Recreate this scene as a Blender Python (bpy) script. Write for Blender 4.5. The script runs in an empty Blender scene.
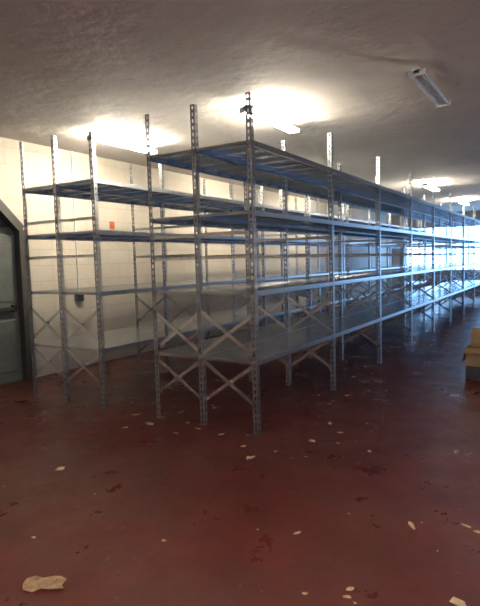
import bpy, math, random
import numpy as np
from mathutils import Matrix, Vector
random.seed(7)
S=bpy.context.scene
COL=S.collection
S.view_settings.view_transform='Standard'

# ---------------- node helpers ----------------
def new_mat(name):
    m=bpy.data.materials.new(name); m.use_nodes=True
    nt=m.node_tree; b=nt.nodes['Principled BSDF']
    return m,nt,b
def N(nt,t,**k):
    n=nt.nodes.new(t)
    for a,v in k.items(): setattr(n,a,v)
    return n
def coords(nt,scale=(1,1,1)):
    g=N(nt,'ShaderNodeNewGeometry'); mp=N(nt,'ShaderNodeMapping')
    mp.inputs['Scale'].default_value=scale
    nt.links.new(g.outputs['Position'],mp.inputs['Vector']); return mp.outputs[0]
def noise(nt,vec,scale,detail=4,rough=.55):
    n=N(nt,'ShaderNodeTexNoise'); n.inputs['Scale'].default_value=scale
    n.inputs['Detail'].default_value=detail; n.inputs['Roughness'].default_value=rough
    nt.links.new(vec,n.inputs['Vector']); return n.outputs['Fac']
def ramp(nt,fac,stops):
    r=N(nt,'ShaderNodeValToRGB'); e=r.color_ramp.elements
    while len(e)<len(stops): e.new(.5)
    for i,(p,c) in enumerate(stops):
        e[i].position=p; e[i].color=(c if len(c)==4 else (*c,1))
    nt.links.new(fac,r.inputs[0]); return r.outputs[0]
def g(v): return (v,v,v,1)
def mix(nt,fac,a,b,mode='MIX'):
    m=N(nt,'ShaderNodeMix',data_type='RGBA',blend_type=mode)
    if isinstance(fac,(int,float)): m.inputs[0].default_value=fac
    else: nt.links.new(fac,m.inputs[0])
    for i,v in ((6,a),(7,b)):
        if isinstance(v,tuple): m.inputs[i].default_value=v if len(v)==4 else (*v,1)
        else: nt.links.new(v,m.inputs[i])
    return m.outputs[2]
def bump(nt,b,h,strength,dist=.01):
    n=N(nt,'ShaderNodeBump'); n.inputs['Strength'].default_value=strength; n.inputs['Distance'].default_value=dist
    nt.links.new(h,n.inputs['Height']); nt.links.new(n.outputs[0],b.inputs['Normal'])

# ---------------- materials ----------------
def m_floor():
    m,nt,b=new_mat('red_painted_concrete'); v=coords(nt)
    big=noise(nt,v,.7,6,.62); mid=noise(nt,v,2.6,8,.72); fine=noise(nt,v,34,6,.7)
    c=ramp(nt,mid,[(.3,(.115,.020,.016)),(.55,(.165,.029,.023)),(.8,(.21,.046,.036))])
    wear=ramp(nt,big,[(.46,g(0)),(.66,g(.7))])
    c=mix(nt,wear,c,(.14,.064,.048))
    scuff=ramp(nt,fine,[(.56,g(0)),(.72,g(.4))])
    c=mix(nt,scuff,c,(.26,.11,.085))
    dark=ramp(nt,noise(nt,v,1.2,10,.72),[(.30,g(.6)),(.56,g(0))])
    c=mix(nt,dark,c,(.070,.020,.017))
    chips=ramp(nt,noise(nt,v,13,3,.5),[(.70,g(0)),(.73,g(.45))])
    c=mix(nt,chips,c,(.30,.17,.13))
    nt.links.new(c,b.inputs['Base Color'])
    r=ramp(nt,noise(nt,v,1.9,9,.75),[(.35,g(.22)),(.65,g(.50))]); nt.links.new(r,b.inputs['Roughness'])
    bump(nt,b,noise(nt,v,9,8,.7),.3,.01)
    return m
def m_ceiling():
    m,nt,b=new_mat('ceiling_plaster'); v=coords(nt)
    c=ramp(nt,noise(nt,v,.8,6,.6),[(.3,(.58,.535,.49)),(.7,(.70,.65,.60))])
    spots=ramp(nt,noise(nt,v,7,3,.5),[(.66,g(0)),(.73,g(.5))])
    c=mix(nt,spots,c,(.38,.35,.32)); nt.links.new(c,b.inputs['Base Color'])
    b.inputs['Roughness'].default_value=.75
    bump(nt,b,noise(nt,v,4,7,.55),.65,.035)
    return m
def m_block(axis):
    m,nt,b=new_mat('painted_block_'+axis)
    gg=N(nt,'ShaderNodeNewGeometry'); sp=N(nt,'ShaderNodeSeparateXYZ'); cb=N(nt,'ShaderNodeCombineXYZ')
    nt.links.new(gg.outputs['Position'],sp.inputs[0])
    nt.links.new(sp.outputs['X' if axis=='x' else 'Y'],cb.inputs['X']); nt.links.new(sp.outputs['Z'],cb.inputs['Y'])
    br=N(nt,'ShaderNodeTexBrick'); nt.links.new(cb.outputs[0],br.inputs['Vector'])
    br.inputs['Scale'].default_value=1; br.inputs['Brick Width'].default_value=.45; br.inputs['Row Height'].default_value=.225
    br.inputs['Mortar Size'].default_value=.006; br.inputs['Mortar Smooth'].default_value=.5
    br.inputs['Color1'].default_value=(.56,.505,.42,1); br.inputs['Color2'].default_value=(.53,.475,.395,1); br.inputs['Mortar'].default_value=(.44,.39,.32,1)
    v=coords(nt); d=ramp(nt,noise(nt,v,1.3,7,.65),[(.35,g(.4)),(.6,g(0))])
    c=mix(nt,d,br.outputs['Color'],(.40,.36,.29)); nt.links.new(c,b.inputs['Base Color'])
    b.inputs['Roughness'].default_value=.65
    inv=N(nt,'ShaderNodeMath',operation='SUBTRACT'); inv.inputs[0].default_value=1; nt.links.new(br.outputs['Fac'],inv.inputs[1])
    bump(nt,b,inv.outputs[0],.3,.005)
    return m
def m_galv(name,base,rough,metal=.85,sc=22,var=.12):
    m,nt,b=new_mat(name); v=coords(nt)
    n1=noise(nt,v,sc,3,.5)
    c=ramp(nt,n1,[(.3,tuple(x*(1-var) for x in base)),(.7,tuple(min(1,x*(1+var)) for x in base))])
    nt.links.new(c,b.inputs['Base Color']); b.inputs['Metallic'].default_value=metal
    b.inputs['Roughness'].default_value=rough
    return m
def m_plain(name,c,rough=.6,metal=0,var=.15,sc=8):
    m,nt,b=new_mat(name); v=coords(nt)
    cc=ramp(nt,noise(nt,v,sc,5,.6),[(.3,tuple(x*(1-var) for x in c)),(.7,tuple(min(1,x*(1+var)) for x in c))])
    nt.links.new(cc,b.inputs['Base Color']); b.inputs['Roughness'].default_value=rough; b.inputs['Metallic'].default_value=metal
    return m
def m_emit(name,c,s):
    m,nt,b=new_mat(name); b.inputs['Base Color'].default_value=(.9,.9,.9,1)
    b.inputs['Emission Color'].default_value=(*c,1); b.inputs['Emission Strength'].default_value=s
    return m
FLOOR=m_floor(); CEIL=m_ceiling(); BLX=m_block('x'); BLY=m_block('y')
POST=m_galv('galvanised_post',(.40,.42,.45),.32,.92); SHELF=m_galv('galvanised_shelf',(.44,.48,.54),.25,.95,3,.06)
BRACE=m_galv('galvanised_brace',(.72,.73,.75),.24,.96)
WHITE=m_plain('white_enamel',(.75,.74,.70),.4); TUBE=m_emit('lit_fluorescent_tube',(1,.90,.72),320); FILLTUBE=m_emit('off_view_fill_tube',(1,.90,.74),230)  # the dimmer tube is for the added fill lamps out of view
TUBEOFF=m_plain('unlit_tube',(.8,.8,.8),.2)
DOORM=m_plain('grey_green_door_paint',(.12,.13,.12),.5); FRAME=m_plain('dark_frame_paint',(.05,.045,.04),.5)
CARD=m_plain('cardboard',(.42,.27,.13),.8); DARKC=m_plain('dark_card',(.06,.05,.05),.6)
PAPER=m_plain('torn_paper',(.74,.57,.33),.8,var=.35,sc=14); ALU=m_plain('window_frame_paint',(.6,.6,.6),.4)
STEELD=m_plain('dark_steel',(.08,.08,.08),.4,.6); ORANGE=m_plain('orange_label_paint',(.7,.14,.03),.6)
CONC=m_plain('outdoor_concrete',(.5,.5,.5),.9)

# ---------------- mesh builder ----------------
class MB:
    def __init__(s): s.v=[]; s.f=[]; s.m=[]
    def quad(s,a,b,c,d,mi=0):
        n=len(s.v); s.v+=[a,b,c,d]; s.f.append((n,n+1,n+2,n+3)); s.m.append(mi)
    def box(s,x0,y0,z0,x1,y1,z1,mi=0):
        n=len(s.v); s.v+=[(x0,y0,z0),(x1,y0,z0),(x1,y1,z0),(x0,y1,z0),(x0,y0,z1),(x1,y0,z1),(x1,y1,z1),(x0,y1,z1)]
        for q in ((3,2,1,0),(4,5,6,7),(0,1,5,4),(1,2,6,5),(2,3,7,6),(3,0,4,7)):
            s.f.append(tuple(n+i for i in q)); s.m.append(mi)
    def bar(s,p,q,w,t,nrm=(1,0,0),mi=0):
        p=Vector(p);q=Vector(q);d=(q-p).normalized();nn=Vector(nrm).normalized();sd=d.cross(nn).normalized()
        n=len(s.v)
        for e in (p,q):
            for a,b in ((-1,-1),(1,-1),(1,1),(-1,1)):
                s.v.append(tuple(e+sd*(a*w/2)+nn*(b*t/2)))
        for qd in ((3,2,1,0),(4,5,6,7),(0,1,5,4),(1,2,6,5),(2,3,7,6),(3,0,4,7)):
            s.f.append(tuple(n+i for i in qd)); s.m.append(mi)
    def cyl(s,p,q,r,seg=12,mi=0):
        p=Vector(p);q=Vector(q);d=(q-p).normalized()
        a=d.orthogonal().normalized();b=d.cross(a);n=len(s.v)
        for e in (p,q):
            for i in range(seg):
                t=2*math.pi*i/seg; s.v.append(tuple(e+a*(r*math.cos(t))+b*(r*math.sin(t))))
        for i in range(seg):
            j=(i+1)%seg; s.f.append((n+i,n+j,n+seg+j,n+seg+i)); s.m.append(mi)
        s.f.append(tuple(n+i for i in range(seg))[::-1]); s.m.append(mi)
        s.f.append(tuple(n+seg+i for i in range(seg))); s.m.append(mi)
    def obj(s,name,mats,parent=None,bevel=0):
        me=bpy.data.meshes.new(name); me.from_pydata(s.v,[],s.f)
        for m in (mats if isinstance(mats,list) else [mats]): me.materials.append(m)
        me.polygons.foreach_set('material_index',s.m); me.update()
        o=bpy.data.objects.new(name,me); COL.objects.link(o)
        if parent: o.parent=parent
        if bevel:
            md=o.modifiers.new('b','BEVEL'); md.width=bevel; md.segments=2; md.limit_method='ANGLE'
        return o
def empty(name,loc=(0,0,0)):
    e=bpy.data.objects.new(name,None); COL.objects.link(e); e.empty_display_size=.2
    return e

# ---------------- room ----------------
X0,X1,Y0,Y1,HC=-8.0,18.5,-6.0,4.03,3.27
b=MB(); b.box(X0,Y0,-.1,X1,Y1,0); b.box(-.8,Y1,-.1,.8,Y1+.4,0); b.obj('floor',FLOOR)
b=MB(); b.box(X0,Y0,HC,X1,Y1,HC+.1); b.obj('ceiling',CEIL)
def wall_x(name,x0,x1,holes,ylo,yhi):
    b=MB(); y=ylo
    for (ya,yb,za,zb) in sorted(holes):
        b.box(x0,y,0,x1,ya,HC)
        if za>0: b.box(x0,ya,0,x1,yb,za)
        if zb<HC: b.box(x0,ya,zb,x1,yb,HC)
        y=yb
    b.box(x0,y,0,x1,yhi,HC); b.obj(name,BLY)
wall_x('wall_far',X1,X1+.2,[(-4.4,-1.2,0,2.8),(-.6,3.5,.95,2.75)],Y0,Y1)
wall_x('wall_near',X0-.2,X0,[(-5.2,-3.2,1.0,2.5)],Y0,Y1)  # opening for the added fill window
b=MB(); b.box(X0,Y0-.2,0,X1,Y0,HC); b.obj('wall_right',BLX)
DX0,DX1,DZ,CH=-.62,.62,2.62,.55
b=MB(); b.box(X0,Y1,0,DX0,Y1+.2,HC); b.box(DX1,Y1,0,X1,Y1+.2,HC); b.box(DX0,Y1,DZ,DX1,Y1+.2,HC)
for sx,xe in ((1,DX0),(-1,DX1)):
    A=(xe,Y1,DZ);B=(xe+sx*CH,Y1,DZ);Cc=(xe,Y1,DZ-CH)
    A2,B2,C2=[(p[0],Y1+.2,p[2]) for p in (A,B,Cc)]
    n=len(b.v); b.v+=[A,B,Cc,A2,B2,C2]
    for q in ((n,n+1,n+2),(n+5,n+4,n+3),(n+1,n+4,n+5,n+2)): b.f.append(q); b.m.append(0)
b.obj('wall_left',BLX)
d=empty('door_1')
b=MB(); fy=Y1-.03
pts=[(DX0,0),(DX0,DZ-CH),(DX0+CH,DZ),(DX1-CH,DZ),(DX1,DZ-CH),(DX1,0)]
for p,q in zip(pts[:-1],pts[1:]):
    b.bar((p[0],fy+.06,p[1]),(q[0],fy+.06,q[1]),.11,.16,(0,1,0))
b.obj('frame',FRAME,d)
b=MB(); 
b.box(DX0+.05,Y1+.06,0,-.005,Y1+.11,2.0); b.box(.005,Y1+.06,0,DX1-.05,Y1+.11,2.0)
b.box(DX0+.05,Y1+.08,2.0,DX1-.05,Y1+.12,2.1)
for xa,xb in ((DX0+.12,-.08),(.08,DX1-.12)):
    for za,zb in ((.15,.85),(1.1,1.85)):
        b.box(xa,Y1+.045,za,xb,Y1+.06,zb)
b.obj('leaves',DOORM,d,bevel=.006)
b=MB(); ypl=Y1+.1
b.v+=[(DX0,ypl,2.1),(DX1,ypl,2.1),(DX1-CH*.1,ypl,DZ-CH+.02),(DX1-CH,ypl,DZ),(DX0+CH,ypl,DZ),(DX0+CH*.1,ypl,DZ-CH+.02)]; b.f.append((0,1,2,3,4,5)); b.m.append(0)
b.obj('transom_panel',FRAME,d)
b=MB(); b.box(DX0-.05,Y1+.2,0,DX1+.05,Y1+.24,DZ+.05); b.obj('light_blocker',FRAME,d)  # added panel behind the door, blocks sky light leaking through the gaps
b=MB(); b.box(-.5,Y1+.0,.98,.5,Y1+.03,1.03); b.box(-.5,Y1+.0,.96,-.45,Y1+.06,1.05); b.box(.45,Y1+.0,.96,.5,Y1+.06,1.05)
b.obj('push_bar',STEELD,d)
def window(name,x,ya,yb,za,zb,nv,nh):
    w=empty(name); b=MB()
    b.box(x,ya,za,x+.06,ya+.05,zb); b.box(x,yb-.05,za,x+.06,yb,zb); b.box(x,ya,za,x+.06,yb,za+.05); b.box(x,ya,zb-.05,x+.06,yb,zb)
    for i in range(1,nv): y=ya+(yb-ya)*i/nv; b.box(x+.01,y-.02,za,x+.05,y+.02,zb)
    for i in range(1,nh): z=za+(zb-za)*i/nh; b.box(x+.01,ya,z-.02,x+.05,yb,z+.02)
    b.obj('frame',ALU,w)
window('window_1',X1+.08,-.6,3.5,.95,2.75,5,2)
window('fill_window',X0-.14,-5.2,-3.2,1.0,2.5,3,2)  # added window behind the camera, lets fill light onto the foreground
b=MB(); b.box(X1+.2,Y0-10,-.12,X1+25,Y1+10,-.02); b.obj('ground_outside',CONC)

# ---------------- shelving ----------------
H=3.0; D=.5912; L=1.823; FW=.048
def post_template():
    b=[]
    pitch=.06; sw0,sw1=.015,.034; sh=.034
    n=int(round(H/pitch))
    def flange(fn):
        for i in range(n):
            z0=i*pitch; z1=z0+pitch; a=z0+.013; c=a+sh
            b.append([fn(0,z0),fn(sw0,z0),fn(sw0,z1),fn(0,z1)])
            b.append([fn(sw1,z0),fn(FW,z0),fn(FW,z1),fn(sw1,z1)])
            b.append([fn(sw0,z0),fn(sw1,z0),fn(sw1,a),fn(sw0,a)])
            b.append([fn(sw0,c),fn(sw1,c),fn(sw1,z1),fn(sw0,z1)])
    flange(lambda u,z:(u,0,z)); flange(lambda u,z:(0,u,z))
    flange(lambda u,z:(max(u,.0025),.0025,z)); flange(lambda u,z:(.0025,max(u,.0025),z))
    return b
PT=post_template()
def rack(y0,nb,shelves,struts,x0=0.0):
    root=empty('shelving_rack')
    P=MB();F=MB();Bm=MB();Sh=MB()
    for k in range(nb+1):
        x=x0+k*L; sx=1 if k<nb else -1
        for j in range(3):
            y=y0+j*D; sy=1 if j<2 else -1
            for q in PT: P.quad(*[(x+sx*p[0],y+sy*p[1],p[2]) for p in q])
            P.box(min(x,x+sx*.06),min(y,y+sy*.06),0,max(x,x+sx*.06),max(y,y+sy*.06),.006)
        xx=x+sx*.01
        for j in range(2):
            ya,yb=y0+j*D+.01,y0+(j+1)*D-.0
            for za,zb in ((.25,.64),(.70,1.10)):
                F.bar((xx-.008,ya,za),(xx-.008,yb,zb),.034,.004,(1,0,0)); F.bar((xx+.008,ya,zb),(xx+.008,yb,za),.034,.004,(1,0,0))
            for z in struts:
                F.box(xx-.003,ya,z-.016,xx+.003,yb,z+.016); F.box(xx-.003,ya,z+.013,xx+.02,yb,z+.016)
    for s in shelves:
        for k in range(nb):
            xa=x0+k*L; xb=xa+L
            for y,sg in ((y0+.004,1),(y0+2*D-.004,-1),(y0+D,1)):
                ya,yb=sorted((y,y+sg*.004))
                Bm.box(xa,ya,s-.045,xb,yb,s+.002)
                ya,yb=sorted((y,y+sg*.02))
                Bm.box(xa,ya,s-.045,xb,yb,s-.042)
            npan=6; pw=(L-.012)/npan
            for i in range(npan):
                pa=xa+.006+i*pw+.0005; pb=pa+pw-.001
                for j in range(2):
                    ya=y0+j*D+.010; yb=y0+(j+1)*D-.001; h=.028;t=.0015
                    Sh.box(pa,ya,s-t,pb,yb,s)
                    Sh.box(pa,ya,s-h,pa+t,yb,s-t); Sh.box(pb-t,ya,s-h,pb,yb,s-t)
                    Sh.box(pa,ya,s-h,pb,ya+t,s-t); Sh.box(pa,yb-t,s-h,pb,yb,s-t)
                    Sh.box(pa,ya,s-h,pa+.014,yb,s-h+t); Sh.box(pb-.014,ya,s-h,pb,yb,s-h+t)
    P.obj('posts',POST,root); F.obj('end_braces',BRACE,root); Bm.obj('shelf_beams',POST,root); Sh.obj('shelf_panels',SHELF,root)
    return root
rack(0,9,[.67,1.29,2.0,2.60],[1.81,1.60])
A=.7416
r2=rack(2*D+A,9,[.65,1.27,1.93,2.47],[2.06,1.66])
b=MB(); yy=2*D+A-.004; b.box(.20,yy-.002,1.95,.27,yy+.002,2.03); b.obj('orange_label',ORANGE,r2)

# ---------------- ceiling lights ----------------
def batten(x,y,mat,length=1.2,drop=.07):
    r=empty('fluorescent_light'); z=HC
    b=MB(); b.box(x,y-.03,z-drop-.05,x+length,y+.03,z-drop)
    for xx in (x+.2,x+length-.2): b.box(xx-.02,y-.02,z-drop,xx+.02,y+.02,z)
    for xx in (x,x+length-.03): b.box(xx,y-.075,z-drop-.07,xx+.03,y+.075,z-drop-.015)
    b.obj('body',WHITE,r,bevel=.004)
    b=MB()
    for s in (-1,1): b.cyl((x+.03,y+s*.055,z-drop-.045),(x+length-.03,y+s*.055,z-drop-.045),.014)
    b.obj('tubes',mat,r)
    return r
for x,y in ((.92,.60),(.80,2.78),(8.5,.45),(8.5,2.6),(4.6,2.6),(13.0,.45)):
    batten(x,y,TUBE)
for x,y in ((-5.6,.6),(-5.6,-3.5),(-2.2,-4.9)): batten(x,y,FILLTUBE)  # added fill lamps out of view, brighten the foreground floor and ceiling
batten(.99,-1.15,TUBEOFF,drop=.03); batten(4.8,-4.0,TUBEOFF)

# ---------------- box & debris ----------------
bx=empty('cardboard_box')
b=MB(); x0,y0,w,dd,h=3.08,-1.75,.45,.5,.40; t=.006
b.box(x0,y0,0,x0+w,y0+dd,t); b.box(x0,y0,0,x0+t,y0+dd,h); b.box(x0+w-t,y0,0,x0+w,y0+dd,h); b.box(x0,y0,0,x0+w,y0+t,h); b.box(x0,y0+dd-t,0,x0+w,y0+dd,h)
b.obj('carton',CARD,bx)
b=MB()
def flap(a,c,off):
    b.quad(a,c,tuple(Vector(c)+Vector(off)),tuple(Vector(a)+Vector(off)))
flap((x0,y0,h),(x0,y0+dd,h),(-.12,0,-.05)); flap((x0+w,y0,h),(x0+w,y0+dd,h),(.06,0,.19)); flap((x0,y0,h),(x0+w,y0,h),(0,-.1,.17)); flap((x0,y0+dd,h),(x0+w,y0+dd,h),(0,.05,-.19))
o=b.obj('flaps',CARD,bx); md=o.modifiers.new('s','SOLIDIFY'); md.thickness=.005
b=MB(); b.box(x0-.002,y0+.01,.01,x0,y0+dd-.01,.17); b.obj('dark_lower_panel',DARKC,bx)  # dark strip low on the carton's front face

def scrap(b,x,y,s,mi=0,asp=1.0,lift=.012):
    n=random.randint(5,8); a0=random.random()*6.28; th=random.random()*3.14; i0=len(b.v)
    for i in range(n):
        a=a0+6.283*i/n; r=s*random.uniform(.6,1.1); px=r*math.cos(a)*asp; py=r*math.sin(a)/asp
        b.v.append((x+px*math.cos(th)-py*math.sin(th),y+px*math.sin(th)+py*math.cos(th),.003+random.random()*lift*min(1,s*20)))
    b.v.append((x,y,.002))
    for i in range(n): b.f.append((i0+i,i0+(i+1)%n,i0+n)); b.m.append(mi)
b=MB()
for x,y,s,asp in [(-1.40,.95,.05,1.2),(-2.17,.26,.018,1.2),(-1.83,-.43,.018,1.2),(-1.75,-1.49,.022,1.3),(-1.81,-1.50,.018,1.3),(-1.88,-1.32,.016,1.2),(-1.0,-1.59,.034,1.9),(-.86,-1.87,.026,1.4),(-.9,-1.93,.022,1.2),(-1.61,-1.95,.04,1.1),(-1.4,-1.05,.022,1.5),(-1.47,-.83,.012,1),(.59,-.44,.035,1.3),(.39,-.62,.024,1.3),(.05,-1.0,.022,1.3),(-.29,-.6,.022,1.3),(-.3,-.33,.022,1.3),(-.21,1.09,.05,1.2),(-.4,1.25,.035,1.3),(-.1,.6,.03,1.6),(-.15,.3,.03,1.5)]:
    scrap(b,x,y,s,0,asp)
for i in range(120):
    x=random.uniform(-.6,13); y=random.uniform(-.8,2.2)
    scrap(b,x,y,random.uniform(.014,.042),0,random.uniform(1.1,1.8))
for i in range(60):
    scrap(b,random.uniform(-2.5,8),random.uniform(-2.5,2.2),random.uniform(.006,.012))
b.obj('paper_scraps',PAPER)
b=MB(); x,y=-2.44,-.19
outl=[(-.125,.055),(-.08,.075),(-.03,.060),(.03,.07),(.07,.062),(.115,.03),(.10,-.02),(.12,-.05),(.05,-.06),(-.01,-.045),(-.05,-.07),(-.11,-.05),(-.13,0)]
c,s=math.cos(-1.0),math.sin(-1.0)
b.v=[(x+.85*(p*c-q*s),y+.85*(p*s+q*c),.006+.008*random.random()) for p,q in outl]; b.f=[tuple(range(len(outl)))]; b.m=[0]
o=b.obj('torn_cardboard_piece',m_plain('torn_cardboard',(.50,.32,.18),.85,var=.35,sc=30)); md=o.modifiers.new('s','SOLIDIFY'); md.thickness=.004
j=empty('wall_switch_box'); b=MB(); b.box(1.5,Y1-.06,1.02,1.63,Y1,1.15); b.obj('housing',STEELD,j,bevel=.006)
b=MB(); b.cyl((1.565,Y1-.02,1.15),(1.565,Y1-.02,HC),.012); b.obj('conduit',WHITE,j)

# ---------------- world ----------------
w=bpy.data.worlds.new('World'); S.world=w; w.use_nodes=True
bg=w.node_tree.nodes['Background']; bg.inputs[0].default_value=(.27,.55,1,1); bg.inputs[1].default_value=12
for nm,loc,sx,sy,rot in (('daylight_door',(X1+.3,-2.8,1.4),2.8,3.2,(0,math.radians(90),0)),('daylight_window',(X1+.3,1.45,1.85),1.8,4.1,(0,math.radians(90),0)),('fill_window_portal',(X0-.3,-4.2,1.75),1.5,2.0,(0,math.radians(-90),0))):  # last portal serves the added window behind the camera
    l=bpy.data.lights.new(nm,'AREA'); l.shape='RECTANGLE'; l.size=sx; l.size_y=sy; l.cycles.is_portal=True
    o=bpy.data.objects.new(nm,l); o.location=loc; o.rotation_euler=rot; COL.objects.link(o)

# ---------------- camera ----------------
f,yaw,pitch,roll=532.693,.5545,-.0779,-.0271
fw=Vector((math.cos(yaw)*math.cos(pitch),math.sin(yaw)*math.cos(pitch),math.sin(pitch)))
r0=Vector((math.sin(yaw),-math.cos(yaw),0)); u0=r0.cross(fw)
r=r0*math.cos(roll)+u0*math.sin(roll); u=r.cross(fw)
cam=bpy.data.cameras.new('camera'); co=bpy.data.objects.new('camera',cam); COL.objects.link(co)
M=Matrix.Identity(4)
for i in range(3): M[i][0]=r[i]; M[i][1]=u[i]; M[i][2]=-fw[i]
M[0][3],M[1][3],M[2][3]=-4.0395,-2.3446,1.5579
co.matrix_world=M
cam.sensor_fit='HORIZONTAL'; cam.sensor_width=36; cam.lens=f*36/480; cam.clip_start=.05
S.camera=co
